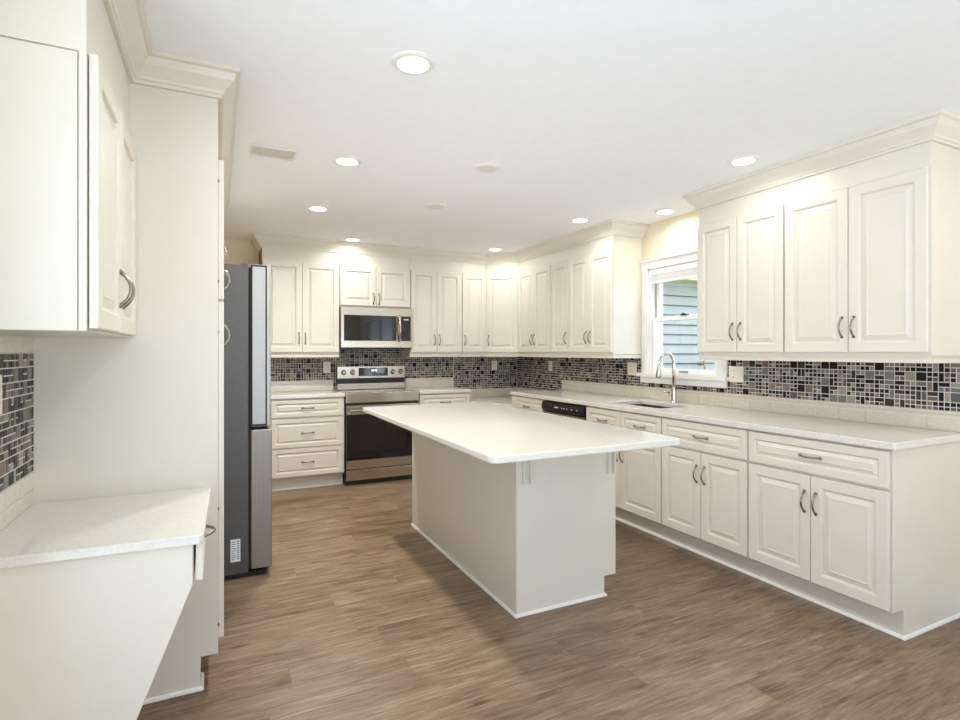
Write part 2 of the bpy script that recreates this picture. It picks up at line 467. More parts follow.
ZM = 1.60
def sash(name, x, za, zb):
    bm = bmesh.new()
    S = 0.042
    a, b = y0 + .016, y1 - .016
    box(bm, x - .016, x + .016, a, a + S, za, zb); box(bm, x - .016, x + .016, b - S, b, za, zb)
    box(bm, x - .016, x + .016, a + S, b - S, za, za + S); box(bm, x - .016, x + .016, a + S, b - S, zb - S * .8, zb)
    s = link(name, bm, M['white'], wt, 0.002)
    bm = bmesh.new(); box(bm, x - .002, x + .002, a + S - .005, b - S + .005, za + S - .005, zb - S * .8 + .005)
    link('pane', bm, M['glass'], s)
    return s
lower = sash('sash', XR + 0.045, z0 + .003, ZM + .017)
upper = sash('sash', XR + 0.085, ZM - .018, z1 - .012)
bm = bmesh.new(); box(bm, XR + .018, XR + .055, 3.185, 3.245, ZM + .017, ZM + .028); box(bm, XR + .010, XR + .035, 3.205, 3.22, ZM + .028, ZM + .036)
link('latch', bm, mat('latch_bronze', (46, 40, 36), 0.4), lower)
bm = bmesh.new(); box(bm, XR + .022, XR + .029, 3.17, 3.26, z0 + .014, z0 + .032)
link('lift', bm, mat('lift_grey', (150, 150, 150), 0.5), lower)

# raised blind, mounted inside the head of the opening
bt = thing('window_blind', 'white slatted blind raised to the top of the window', 'blind', (XR, 3.215, 1.93))
bm = bmesh.new(); box(bm, XR - .012, XR + .03, y0 + .014, y1 - .014, z1 - .055, z1 - .013)
link('headrail', bm, M['white'], bt, 0.002)
bm = bmesh.new()
for i in range(9):
    zz = z1 - .060 - i * .0055
    box(bm, XR - .010, XR + .026, y0 + .018, y1 - .018, zz - .003, zz)
box(bm, XR - .012, XR + .028, y0 + .016, y1 - .016, z1 - .127, z1 - .110)
link('slats', bm, M['white'], bt)
for yy in (y0 + .12, y1 - .12):
    bm = bmesh.new(); box(bm, XR - .013, XR - .011, yy - .003, yy + .003, z1 - .127, z1 - .05)
    link('cord', bm, M['trim'], bt)

# ------------------------------------------------------------------ outside
bm = bmesh.new(); box(bm, XR + T, 14, -8, 9.0, -0.32, -0.22)
o = struct(link('ground', bm, M['ground']))
bm = bmesh.new()
YH = 6.25
hs = thing('house', 'pale blue clapboard house wing outside the window', 'building', (6.4, YH, -0.22))
LAP = 0.151
k = 0
z = -0.22
while z < 2.42:
    v = [bm.verts.new(p) for p in ((3.9, YH - .022, z), (9.5, YH - .022, z), (9.5, YH, z + LAP), (3.9, YH, z + LAP), (3.9, YH + .04, z), (9.5, YH + .04, z), (9.5, YH + .04, z + LAP), (3.9, YH + .04, z + LAP))]
    for f in ((0, 1, 2, 3), (5, 4, 7, 6), (1, 5, 6, 2), (4, 0, 3, 7), (3, 2, 6, 7)):
        bm.faces.new([v[i] for i in f])
    bm.faces.new([v[i] for i in (4, 5, 1, 0)]).material_index = 1  # underside takes the painted shade colour
    z += LAP
link('siding', bm, [M['siding'], M['lap_shadow']], hs)
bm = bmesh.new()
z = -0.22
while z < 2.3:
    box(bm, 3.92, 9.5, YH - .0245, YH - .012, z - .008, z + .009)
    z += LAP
link('siding_edge_shadow', bm, M['lap_shadow'], hs)  # dark strips drawing the shadow line below each clapboard
bm = bmesh.new(); box(bm, 3.7, 9.7, YH - .45, YH + .05, 2.40, 2.45); box(bm, 3.7, 9.7, YH - .48, YH - .45, 2.38, 2.55)
link('soffit', bm, M['soffit'], hs)
bm = bmesh.new(); box(bm, 3.7, 9.7, YH - .5, YH + 1.2, 2.55, 2.60)
link('roof', bm, mat('roof_shingle', (110, 104, 98), 0.9), hs)
bm = bmesh.new(); tx, tz = 6.96, 1.10
lathe(bm, (tx, YH - .0225, tz + .03), [(.035, 0), (.035, -.008), (.014, -.012), (.014, -.05)], 'y', 16)
tube(bm, [(tx, YH - .06, tz + .03), (tx, YH - .09, tz + .02), (tx, YH - .105, tz - .02), (tx, YH - .107, tz - .05)], [.016, .016, .015, .019], 12)
tube(bm, [(tx, YH - .075, tz + .035), (tx, YH - .085, tz + .07)], .007, 8); lathe(bm, (tx, YH - .087, tz + .07), [(.03, 0), (.034, .005), (.03, .010)], 'z', 16)
link('hose_tap', bm, M['brass'], hs)
bm = bmesh.new(); box(bm, 3.90, 3.98, YH - .03, YH + .04, -0.22, 2.4)
link('corner_board', bm, M['trim'], hs)


# ------------------------------------------------------------------ cabinet kit
def panel_front(name, F, a0, a1, z0, z1, parent, c=0.0, th=0.02, stile=0.055):
    """raised-panel door or drawer front: mitred rings stepping in and out"""
    w, h = a1 - a0, z1 - z0
    s = min(stile, 0.26 * min(w, h))
    q = s / 0.055
    rings = [(0, 0), (0, th - .003), (.003, th), (s - .006 * q, th), (s, th - .0025), (s + .004 * q, th - .012),
             (s + .009 * q, th - .0125), (s + .036 * q, th - .002), (s + .039 * q, th - .004)]
    bm = bmesh.new(); RR = []
    for ins, dd in rings:
        RR.append([bm.verts.new(F.p(a, c + dd, zz)) for a, zz in ((a0 + ins, z0 + ins), (a1 - ins, z0 + ins), (a1 - ins, z1 - ins), (a0 + ins, z1 - ins))])
    for i in range(len(RR) - 1):
        for j in range(4):
            bm.faces.new((RR[i][j], RR[i][(j + 1) % 4], RR[i + 1][(j + 1) % 4], RR[i + 1][j]))
    bm.faces.new(RR[0][::-1]); bm.faces.new(RR[-1])
    return link(name, bm, M['cab'], parent)

def pull(F, a, z, c, parent, horiz=False, L=0.105):
    """bow handle centred at (a, z) standing off the face c"""
    bm = bmesh.new(); pts = []; rad = []
    N = 12
    for i in range(N + 1):
        t_ = -1 + 2.0 * i / N
        off = 0.028 * (1 - abs(t_) ** 2.2) + 0.001
        s_ = t_ * L / 2
        pts.append(F.p(a + (s_ if horiz else 0), c + off, z + (0 if horiz else s_)))
        rad.append(0.0062 - 0.0022 * (1 - abs(t_)) if abs(t_) > .8 else 0.0050)
    tube(bm, pts, rad, 8)
    for sgn in (-1, 1):
        s_ = sgn * L / 2
        p0 = F.p(a + (s_ if horiz else 0), c, z + (0 if horiz else s_)); p1 = p0 + F.w * 0.005
        tube(bm, [p0, p1], [0.0085, 0.007], 10)
    return link('handle', bm, M['nickel'], parent, smooth=True)

def cabinet(name, label, F, width, depth, z0, z1, fronts, toe=None, group=None, side_notch=True, cat='cabinet', body_mat=None):
    """F.o on the carcass front at the left end, u along it, w into the room"""
    base = F.p(width / 2, -depth / 2, 0); base.z = z0
    t = thing(name, label, cat, base, group)
    bm = bmesh.new()
    if toe:
        fbox(bm, F, 0, width, -depth, 0, 0.130, z1)
    else:
        fbox(bm, F, 0, width, -depth, 0, z0, z1)
    link('body', bm, body_mat or M['cab'], t, 0.0012, 1)
    if toe:
        bm = bmesh.new(); fbox(bm, F, 0, width, -depth, -toe, 0.0, 0.130)
        link('toe_kick', bm, M['cab'], t)
    for f in fronts:
        kind, a0, a1, za, zb = f[:5]; hd = f[5] if len(f) > 5 else None
        p = panel_front('door' if kind == 'door' else 'drawer', F, a0, a1, za, zb, t, 0.003, stile=0.055 if kind == 'door' else 0.042)
        if kind == 'door' and hd:
            side, vert = hd[0], hd[1]
            a = a0 + .028 if side == 'L' else a1 - .028
            zz = {'b': za + 0.135, 't': zb - 0.135, 'bb': za + 0.075}[vert]
            pull(F, a, zz, 0.023, p)
        elif kind == 'drawer' and hd:
            pull(F, (a0 + a1) / 2, (za + zb) / 2, 0.023, p, True)
    return t

# frames
XRB = 2.755                    # right base carcass face
XRU = 3.045                    # right upper carcass face
YBU = YB - 0.33                # back upper carcass face
YBB = 5.39                     # back base carcass face
FR = lambda y: Fr((XRB, y, 0), (0, 1, 0), (-1, 0, 0))
FU = lambda y: Fr((XRU, y, 0), (0, 1, 0), (-1, 0, 0))
FB = lambda x: Fr((x, YBU, 0), (1, 0, 0), (0, -1, 0))
FBB = lambda x: Fr((x, YBB, 0), (1, 0, 0), (0, -1, 0))
FL = lambda x, y: Fr((x, y, 0), (0, 1, 0), (1, 0, 0))

DB, DT = 1.318, 2.198          # upper doors
FZ = 2.340                      # top of upper carcass (frieze), crown above

# --- right wall uppers, near group
w = 0.724
cabinet('wall_cabinet', 'cream two-door upper cabinet at the near end of the right wall', FU(1.367), w, .329, 1.30, FZ,
        [('door', .004, w / 2 - .002, DB, DT, ('R', 'b')), ('door', w / 2 + .002, w - .004, DB, DT, ('L', 'b'))])
w = 0.645
cabinet('wall_cabinet', 'cream two-door upper cabinet directly right of the window', FU(2.093), w, .329, 1.30, FZ,
        [('door', .004, w / 2 - .002, DB, DT, ('R', 'b')), ('door', w / 2 + .002, w - .004, DB, DT, ('L', 'b'))])
# --- right wall uppers, far group
w = 0.63
cabinet('wall_cabinet', 'cream two-door upper cabinet directly left of the window', FU(3.652), w, .329, 1.30, FZ,
        [('door', .004, w / 2 - .002, DB, DT, ('R', 'b')), ('door', w / 2 + .002, w - .004, DB, DT, ('L', 'b'))])
cabinet('wall_cabinet', 'narrow cream single-door upper cabinet on the right wall', FU(4.284), .298, .329, 1.30, FZ,
        [('door', .004, .294, DB, DT, ('L', 'b'))])
w = 0.664
cabinet('wall_cabinet', 'cream two-door upper cabinet right of the diagonal corner cabinet', FU(4.584), w, .329, 1.30, FZ,
        [('door', .004, w / 2 - .002, DB, DT, ('R', 'b')), ('door', w / 2 + .002, w - .004, DB, DT, ('L', 'b'))])
# --- diagonal corner
xa, yb_ = 2.765, 5.25
t = thing('corner_wall_cabinet', 'cream diagonal one-door upper cabinet in the back right corner', 'cabinet', (3.1, 5.6, 1.30))
bm = bmesh.new(); prism(bm, [(xa, YB - .001), (xa, YBU), (XRU, yb_), (XR - .001, yb_), (XR - .001, YB - .001)], 1.30, FZ)
link('body', bm, M['cab'], t, 0.0012, 1)
d = Vector((XRU - xa, yb_ - YBU, 0)); dl = d.length
FD = Fr((xa, YBU, 0), d, (d.y, -d.x, 0))
p = panel_front('door', FD, .012, dl - .012, DB, DT, t, 0.001)
pull(FD, .045, DB + .135, .021, p)
# --- back wall uppers
cabinet('wall_cabinet', 'narrow cream single-door upper cabinet left of the diagonal corner cabinet', FB(2.462), .302, .329, 1.30, FZ,
        [('door', .004, .298, DB, DT, ('L', 'b'))])
w = 0.602
cabinet('wall_cabinet', 'cream two-door upper cabinet directly right of the microwave', FB(1.859), w, .329, 1.30, FZ,
        [('door', .006, w / 2 - .002, DB, DT, ('R', 'b')), ('door', w / 2 + .002, w - .004, DB, DT, ('L', 'b'))])
w = 0.746
cabinet('wall_cabinet', 'short cream two-door cabinet above the microwave', FB(1.112), w, .329, 1.780, FZ,
        [('door', .004, w / 2 - .002, 1.795, DT, ('R', 'bb')), ('door', w / 2 + .002, w - .004, 1.795, DT, ('L', 'bb'))])
w = 0.726
cabinet('wall_cabinet', 'tall cream two-door upper cabinet beside the refrigerator', FB(0.385), w, .329, 1.30, FZ,
        [('door', .006, w / 2 - .002, DB, DT, ('R', 'b')), ('door', w / 2 + .002, w - .004, DB, DT, ('L', 'b'))])

bm = bmesh.new(); box(bm, .378, .3845, YBU + .002, YB - .002, 1.30, 2.31)
rs = [o for o in bpy.data.objects if 'beside the refrigerator' in o.get('label', '')][0]
link('side_panel', bm, M['oakdark'], rs)
# --- crowns, friezes and light rails (each a continuous run)
CR = [(0, 2.312), (.013, 2.312), (.014, 2.324), (.020, 2.327), (.024, 2.338), (.036, 2.352), (.054, 2.372), (.062, 2.392), (.063, 2.398), (.074, 2.401), (.078, 2.405), (.078, H_CEIL - .0005), (0, H_CEIL - .0005)]
CR = [(a + .0005, b + (.010 if b < 2.41 else 0)) for a, b in CR]
RAIL = [(.0, 1.266), (.016, 1.266), (.018, 1.270), (.018, 1.285), (.011, 1.292), (.008, 1.300), (.0, 1.300)]
def run(name, label, path, prof, cat, side=1, base=None):
    bm = bmesh.new(); sweep(bm, path, prof, side)
    return tag(link(name, bm, M['cab']), label, cat)
e = .0006
CRP = CR[:-2] + [(CR[-2][0], CR[-2][1]), (-.012 + .0, CR[-1][1]), (-.012, 2.3405), (.0005, 2.3405)]
run('crown_molding', 'cream crown molding over the cabinets right of the window', [(XR - e, 1.367), (XRU, 1.367), (XRU, 2.738), (XR - e, 2.738)], CRP, 'molding', 1)
run('crown_molding', 'cream crown molding over the back wall and corner cabinets', [(XR - e, 3.652), (XRU, 3.652), (XRU, yb_), (xa, YBU), (.385, YBU), (.385, YB - e)], CRP, 'molding', -1 * -1)
run('light_rail', 'cream light rail under the cabinets right of the window', [(XR - e, 1.373), (XRU + .006, 1.373), (XRU + .006, 2.732), (XR - e, 2.732)], [(a - .012, b - .0006) for a, b in RAIL], 'molding', 1)
run('light_rail', 'cream light rail under the upper cabinets in the back right corner', [(XR - e, 3.658), (XRU + .006, 3.658), (XRU + .006, yb_ + .003), (xa + .004, YBU + .006), (1.862, YBU + .006), (1.862, YB - .02)], [(a - .012, b - .0006) for a, b in RAIL], 'molding', 1)
run('light_rail', 'cream light rail under the upper cabinet beside the refrigerator', [(1.108, YB - .02), (1.108, YBU + .006), (.39, YBU + .006)], [(a - .012, b - .0006) for a, b in RAIL], 'molding', 1)

# applied end panels of the near upper run and far upper run
def end_panel(parent_label, F, a0, a1, z0, z1, notch=None):
    pass

# ------------------------------------------------------------------ right base run
DZ0, DZ1, RZ0, RZ1 = 0.142, 0.684, 0.698, 0.868
def base_fronts(w, split=True):
    fr = [('drawer', .004, w - .004, RZ0, RZ1, 1)]
    fr += [('door', .004, w / 2 - .002, DZ0, DZ1, ('R', 't')), ('door', w / 2 + .002, w - .004, DZ0, DZ1, ('L', 't'))]
    return fr
DEP = XR - XRB - .001
w = .712
t = cabinet('base_cabinet', 'cream base cabinet at the near end of the right counter', FR(1.385), w + .012, DEP, 0, .879, base_fronts(w + .012), toe=.083)
bm = bmesh.new()       # end panel with its toe notch
FE = Fr((0, 1.3845, 0), (1, 0, 0), (0, -1, 0))
plate(bm, FE, [(XRB + .084, 0), (XR - .002, 0), (XR - .002, .879), (XRB - .001, .879), (XRB - .001, .138), (XRB + .060, .138), (XRB + .076, .134), (XRB + .084, .120)], 0, .005)
link('end_panel', bm, M['cab'], t)
bm = bmesh.new(); sweep(bm, [(XR - .03, 1.379), (XRB + .083, 1.379), (XRB + .083, 1.3845)], [(0, 0), (.011, 0), (.010, .007), (.006, .012), (0, .014)], 1)
link('shoe_molding', bm, M['trim'], t)
w = .668
cabinet('base_cabinet', 'cream base cabinet with one drawer, second from the near end of the right counter', FR(2.111), w, DEP, 0, .879, base_fronts(w), toe=.083)
w = .838
sinkc = cabinet('sink_base_cabinet', 'cream sink base cabinet with two false drawer fronts below the window', FR(2.781), w, DEP, 0, .60,
        [('drawer', .004, w / 2 - .002, RZ0, RZ1, 1), ('drawer', w / 2 + .002, w - .004, RZ0, RZ1, 1),
         ('door', .004, w / 2 - .002, DZ0, DZ1, ('R', 't')), ('door', w / 2 + .002, w - .004, DZ0, DZ1, ('L', 't'))], toe=.083)
bm = bmesh.new(); fbox(bm, FR(2.781), 0, w, -.02, 0, .601, .879); fbox(bm, FR(2.781), 0, .018, -DEP, -.0205, .601, .879); fbox(bm, FR(2.781), w - .018, w, -DEP, -.0205, .601, .879)
link('face_frame', bm, M['cab'], sinkc)
w = .600
cabinet('base_cabinet', 'cream drawer base cabinet between the dishwasher and the low corner counter', FR(4.268), w, DEP, 0, .879,
        [('drawer', .004, w - .004, RZ0, RZ1, 1), ('drawer', .004, w - .004, .41, .69, 1), ('drawer', .004, w - .004, .142, .40, 1)], toe=.083)
# dishwasher
t = thing('dishwasher', 'black-fronted dishwasher under the right counter', 'dishwasher', (3.05, 3.944, 0))
bm = bmesh.new(); box(bm, XRB + .01, XR - .02, 3.626, 4.262, .10, .872)
link('body', bm, M['blackplastic'], t)
bm = bmesh.new(); fbox(bm, FR(3.626), .004, .632, .0, .028, .12, .772)
link('door', bm, M['steel_v'], t, 0.004)
bm = bmesh.new()
prof = [(-.01, .780), (.030, .780), (.044, .800), (.046, .835), (.038, .862), (.020, .870), (-.01, .870)]
vv = []
for a in (.004, .632): vv.append([bm.verts.new(FR(3.626).p(a, c, z)) for c, z in prof])
for j in range(len(prof)): bm.faces.new((vv[0][j], vv[1][j], vv[1][(j + 1) % len(prof)], vv[0][(j + 1) % len(prof)]))
bm.faces.new(vv[0][::-1]); bm.faces.new(vv[1])
cp = link('control_panel', bm, M['blackplastic'], t, 0.002)
bm = bmesh.new()
for a, ww in ((.36, .055), (.30, .012), (.26, .012), (.22, .012), (.15, .016), (.08, .012)):
    bm = bmesh.new(); fbox(bm, FR(3.626), a, a + ww, .046, .0475, .823, .832)
    link('marking', bm, M['white'], cp)
bm = bmesh.new(); box(bm, XRB + .06, XRB + .075, 3.626, 4.262, 0, .10)
link('toe_kick', bm, M['blackplastic'], t)

# shoe moulding along each toe kick
SHOE = [(0, 0), (.011, 0), (.010, .007), (.006, .012), (0, .014)]
for cb in [o for o in bpy.data.objects if o.parent is None and o.name.split('.')[0] in ('base_cabinet', 'sink_base_cabinet')]:
    c_ = WORLD_POS[cb]
    wd = {0: .722, 1: .668, 2: .838, 3: .600}[min(range(4), key=lambda q: abs(c_.y - (1.753, 2.445, 3.2, 4.568)[q]))]
    bm = bmesh.new(); sweep(bm, [(XRB + .0831, c_.y - wd / 2 + .0005), (XRB + .0831, c_.y + wd / 2 + .0005)], [(a + .0003, b + .0003) for a, b in SHOE], 1)
    link('shoe_molding', bm, M['trim'], cb)

# countertops
XCF = 2.716
ZC0, ZC1 = .8798, .914
SK = (2.865, 3.225, 2.93, 3.50)
bm = bmesh.new(); cells(bm, [XCF, SK[0], SK[1], XR - .001], [1.354, SK[2], SK[3], 4.876], ZC0, ZC1, {(1, 1)})
tag(link('countertop', bm, M['quartz'], None, 0.005, 3), 'long white quartz countertop along the right wall', 'countertop')
# undermount sink
t = thing('sink', 'stainless undermount sink in the right countertop', 'sink', (3.045, 3.215, .68))
bm = bmesh.new()
a = [SK[0] - .006, SK[1] + .006, SK[2] - .006, SK[3] + .006]
def ringv(x0, x1, y0, y1, z): return [bm.verts.new(p) for p in ((x0, y0, z), (x1, y0, z), (x1, y1, z), (x0, y1, z))]
rr = [ringv(a[0] - .02, a[1] + .02, a[2] - .02, a[3] + .02, .879), ringv(a[0], a[1], a[2], a[3], .879), ringv(a[0] + .01, a[1] - .01, a[2] + .01, a[3] - .01, .705), ringv(a[0] + .04, a[1] - .04, a[2] + .04, a[3] - .04, .69)]
for i in range(3):
    for j in range(4): bm.faces.new((rr[i][j], rr[i][(j + 1) % 4], rr[i + 1][(j + 1) % 4], rr[i + 1][j]))
bm.faces.new(rr[-1])
o = link('bowl', bm, M['basin'], t)
md = o.modifiers.new('solid', 'SOLIDIFY'); md.thickness = 0.002; md.offset = -1
bm = bmesh.new(); lathe(bm, (3.045, 3.215, .691), [(.045, 0), (.045, .003), (.03, .004), (.01, .002)])
link('drain', bm, M['nickel'], t)
# faucet
t = thing('faucet', 'brushed nickel gooseneck pull-down faucet behind the sink', 'faucet', (3.285, 3.205, ZC1))
bx, by = 3.285, 3.205
bm = bmesh.new(); lathe(bm, (bx, by, ZC1 + .0005), [(.027, 0), (.027, .006), (.021, .012), (.019, .10), (.017, .12), (.014, .125)])
link('base', bm, M['faucet'], t, smooth=False)
bm = bmesh.new(); pts = [(bx, by, ZC1 + .12), (bx, by, ZC1 + .27)]
for i in range(1, 13):
    an = math.pi * i / 12 * 0.93
    pts.append((bx - .075 + .075 * math.cos(an), by, ZC1 + .30 + .10 * math.sin(an)))
tube(bm, pts, .0125, 14)
link('spout', bm, M['faucet'], t, smooth=True)
lx, _, lz = pts[-1]
bm = bmesh.new(); tube(bm, [(lx, by, lz + .005), (lx - .006, by, lz - .03), (lx - .016, by, lz - .11), (lx - .017, by, lz - .118)], [.014, .015, .020, .017], 14)
link('spray_head', bm, M['faucet'], t, smooth=True)
bm = bmesh.new(); tube(bm, [(bx, by + .015, ZC1 + .07), (bx, by + .045, ZC1 + .072)], [.013, .012], 12); tube(bm, [(bx - .002, by + .042, ZC1 + .072), (bx - .055, by + .05, ZC1 + .085)], [.006, .005], 10)
link('lever', bm, M['faucet'], t, smooth=True)

# ------------------------------------------------------------------ low corner counter
x0, x1, ya, yb2 = 2.506, XR - .002, 4.882, YB - .002
t = thing('corner_base_cabinet', 'low cream corner cabinet between the two base runs', 'cabinet', (3.0, 5.4, 0))
poly = [(x0, yb2), (x0, 5.385), (XRB - .0, ya), (x1, ya), (x1, yb2)]
bm = bmesh.new(); prism(bm, poly, .105, .747)
link('body', bm, M['cab'], t)
bm = bmesh.new(); prism(bm, [(x0 + .07, yb2), (x0 + .07, 5.42), (XRB + .075, ya + .05), (x1, ya + .05), (x1, yb2)], 0, .1045)
link('toe_kick', bm, M['cab'], t)
d = Vector((XRB - x0, ya - 5.385, 0)); FD2 = Fr((x0, 5.385, 0), d, (d.y, -d.x, 0))
p = panel_front('door', FD2, .02, d.length - .03, .12, .735, t, .001); pull(FD2, .06, .60, .021, p)
bm = bmesh.new(); prism(bm, [(x0, yb2), (x0, 5.372), (XRB - .012, ya), (x1, ya), (x1, yb2)], .7475, .778)
tag(link('countertop', bm, M['quartz'], None, .004, 2), 'lower white countertop tucked into the back right corner', 'countertop')

# ------------------------------------------------------------------ back base run
w = .683
cabinet('base_cabinet', 'cream three-drawer base cabinet left of the stove', FBB(.448), w, YB - YBB - .001, 0, .879,
        [('drawer', .006, w - .02, .700, .868, 1), ('drawer', .006, w - .02, .412, .684, 1), ('drawer', .006, w - .02, .138, .402, 1)], toe=.072)
bm = bmesh.new(); box(bm, .44, 1.134, YBB - .038, YB - .001, ZC0, ZC1)
tag(link('countertop', bm, M['quartz'], None, .005, 3), 'short white countertop left of the stove', 'countertop')
w = .585
cabinet('base_cabinet', 'cream base cabinet right of the stove, mostly hidden by the island', FBB(1.911), w, YB - YBB - .001, 0, .879, base_fronts(w), toe=.072)
bm = bmesh.new(); box(bm, 1.907, 2.503, YBB - .038, YB - .001, ZC0, ZC1)
tag(link('countertop', bm, M['quartz'], None, .005, 3), 'short white countertop right of the stove', 'countertop')
bm = bmesh.new(); sweep(bm, [(1.13, YBB + .0715), (.45, YBB + .0715)], [(a + .0006, b + .0003) for a, b in SHOE], 1)
tag(link('shoe_molding', bm, M['trim']), 'white shoe molding below the three-drawer cabinet', 'molding')

# ------------------------------------------------------------------ stove
SX0, SX1 = 1.140, 1.902
t = thing('stove', 'stainless electric stove with black glass oven door', 'stove', (1.52, 5.6, 0))
YF0 = 5.352
bm = bmesh.new(); box(bm, SX0, SX1, YF0 + .035, YB - .004, .03, .900)
link('body', bm, M['blackplastic'], t)
bm = bmesh.new(); box(bm, SX0 - .001, SX1 + .001, YF0 + .03, YB - .075, .9005, .9165)
link('cooktop', bm, M['blackglass'], t, .002)
bm = bmesh.new(); box(bm, SX0, SX1, YF0 - .002, YF0 + .034, .812, .916)
link('front_trim', bm, M['steel'], t, .006, 3)
bm = bmesh.new(); box(bm, SX0 + .004, SX1 - .004, YF0, YF0 + .034, .158, .790)
dr = link('oven_door', bm, M['steel'], t, .003)
bm = bmesh.new(); box(bm, SX0 + .006, SX1 - .006, YF0 - .004, YF0 - .0002, .245, .700)
link('oven_window', bm, M['blackglass'], dr, .002)
bm = bmesh.new(); box(bm, SX0 + .12, SX1 - .14, YF0 - .0046, YF0 - .0041, .33, .60)
link('inner_window', bm, mat('oven_cavity_tint', (36, 27, 21), 0.06), dr)
bm = bmesh.new()
tube(bm, [(SX0 + .03, YF0 - .045, .742), (SX1 - .03, YF0 - .045, .742)], .014, 14)
for x in (SX0 + .06, SX1 - .06): box(bm, x - .012, x + .012, YF0 - .045, YF0, .733, .751)
link('handle', bm, M['steel'], dr, 0)
bm = bmesh.new(); box(bm, SX0 + .004, SX1 - .004, YF0, YF0 + .034, .045, .148)
link('drawer', bm, M['steel'], t, .003)
bm = bmesh.new(); box(bm, SX0 + .002, SX1 - .002, YF0 + .012, YF0 + .034, .0, .17)
link('toe_kick', bm, M['blackplastic'], t)
YG = YB - .070
bm = bmesh.new(); box(bm, SX0, SX1 - .02, YG - .012, YB - .0215, .918, .985)
link('backguard', bm, M['steel'], t, .004)
bm = bmesh.new(); box(bm, SX0, SX1 - .02, YG - .002, YB - .0215, .9855, 1.035)
link('vent_slot', bm, M['blackplastic'], t)
bm = bmesh.new(); box(bm, SX0, SX1 - .02, YG - .018, YB - .0215, 1.0355, 1.168)
cp = link('control_panel', bm, M['steel'], t, .005, 3)
bm = bmesh.new(); box(bm, 1.365, 1.685, YG - .0215, YG - .0185, 1.062, 1.150)
ds = link('display', bm, M['blackglass'], cp)
bm = bmesh.new()
for i, x in enumerate((1.505, 1.520, 1.540, 1.555)):
    box(bm, x, x + .010, YG - .0228, YG - .0216, 1.112, 1.130)
link('digits', bm, M['display'], ds)
for x in (1.205, 1.300, 1.742, 1.832):
    bm = bmesh.new(); lathe(bm, (x, YG - .0185, 1.105), [(.030, 0), (.030, -.006), (.023, -.008), (.021, -.026), (.017, -.029)], 'y', 24)
    box(bm, x - .004, x + .004, YG - .052, YG - .046, 1.088, 1.122)
    link('knob', bm, M['nickel'], cp)
# ------------------------------------------------------------------ microwave
MX0, MX1, MZ0, MZ1 = 1.114, 1.856, 1.352, 1.778
t = thing('microwave', 'stainless over-the-range microwave with black glass door', 'microwave', (1.48, 5.65, MZ0))
YM = 5.462
bm = bmesh.new(); box(bm, MX0, MX1, YM + .03, YB - .0215, MZ0, MZ1)
link('body', bm, M['blackplastic'], t)
bm = bmesh.new(); box(bm, MX0, MX1, YM, YM + .029, MZ0 + .012, MZ1)
fc = link('door', bm, M['steel'], t, .004, 3)
bm = bmesh.new(); box(bm, MX0 + .030, MX0 + .575, YM - .003, YM - .0002, MZ0 + .082, MZ1 - .083)
link('window', bm, M['blackglass'], fc, .001)
bm = bmesh.new(); box(bm, MX0 + .625, MX1 - .012, YM - .003, YM - .0002, MZ0 + .082, MZ1 - .083)
kp = link('keypad', bm, M['blackglass'], t, .001)
bm = bmesh.new()
for i in range(3): box(bm, MX0 + .655 + i * .018, MX0 + .666 + i * .018, YM - .0042, YM - .0031, MZ1 - .125, MZ1 - .112)
link('digits', bm, M['white'], kp)
bm = bmesh.new(); pts = []
for i in range(13):
    t_ = -1 + i / 6.0
    pts.append((MX0 + .60, YM - .012 - .038 * (1 - t_ * t_), (MZ0 + MZ1) / 2 + t_ * .135))
tube(bm, pts, .012, 12)
link('handle', bm, M['steel'], fc, smooth=True)

# ------------------------------------------------------------------ island
IX0, IX1, IY0, IY1 = 1.340, 1.962, 2.338, 3.935
t = thing('kitchen_island', 'cream kitchen island with an overhanging white quartz top', 'island', (1.65, 3.13, 0))
bm = bmesh.new(); box(bm, IX0 + .008, IX1 - .002, IY0 + .018, IY1 - .018, .105, .883)
box(bm, IX0 + .008, IX1 - .075, IY0 + .018, IY1 - .018, .0, .105)
link('body', bm, M['cab'], t)
bm = bmesh.new(); box(bm, IX0, IX0 + .0078, IY0 + .0005, IY1 - .0005, .0, .883)
link('side_panel', bm, M['cab'], t, .001, 1)
for yv, s in ((IY0, 1), (IY1, -1)):
    FI = Fr((0, yv, 0), (1, 0, 0), (0, s, 0)); bm = bmesh.new()
    plate(bm, FI, [(IX0 + .0082, 0), (IX1 - .073, 0), (IX1 - .073, .105), (IX1 + .004, .105), (IX1 + .004, .883), (IX0 + .0082, .883)], 0, .0178)
    link('end_panel', bm, M['cab'], t, .001, 1)
FI = Fr((IX1 - .0015, IY0 + .02, 0), (0, 1, 0), (1, 0, 0)); W = (IY1 - IY0 - .04) / 2
for k in range(2):
    a = k * W
    p = panel_front('drawer', FI, a + .004, a + W - .004, .702, .868, t, .0, stile=.042); pull(FI, a + W / 2, .785, .02, p, True)
    p = panel_front('door', FI, a + .004, a + W / 2 - .0015, .118, .69, t, .0); pull(FI, a + W / 2 - .03, .56, .02, p)
    p = panel_front('door', FI, a + W / 2 + .0015, a + W - .004, .118, .69, t, .0); pull(FI, a + W / 2 + .03, .56, .02, p)
bm = bmesh.new(); prism(bm, round_rect(.957, 1.974, 1.858, 3.962, .04), .8835, .914)
link('countertop', bm, M['quartz'], t, .006, 3)
bm = bmesh.new(); sweep(bm, [(IX0, IY1), (IX0, IY0), (IX1 - .073, IY0), (IX1 - .073, IY0 + .016)], [(a + .0004, b + .0003) for a, b in SHOE], -1)
link('shoe_molding', bm, M['trim'], t)
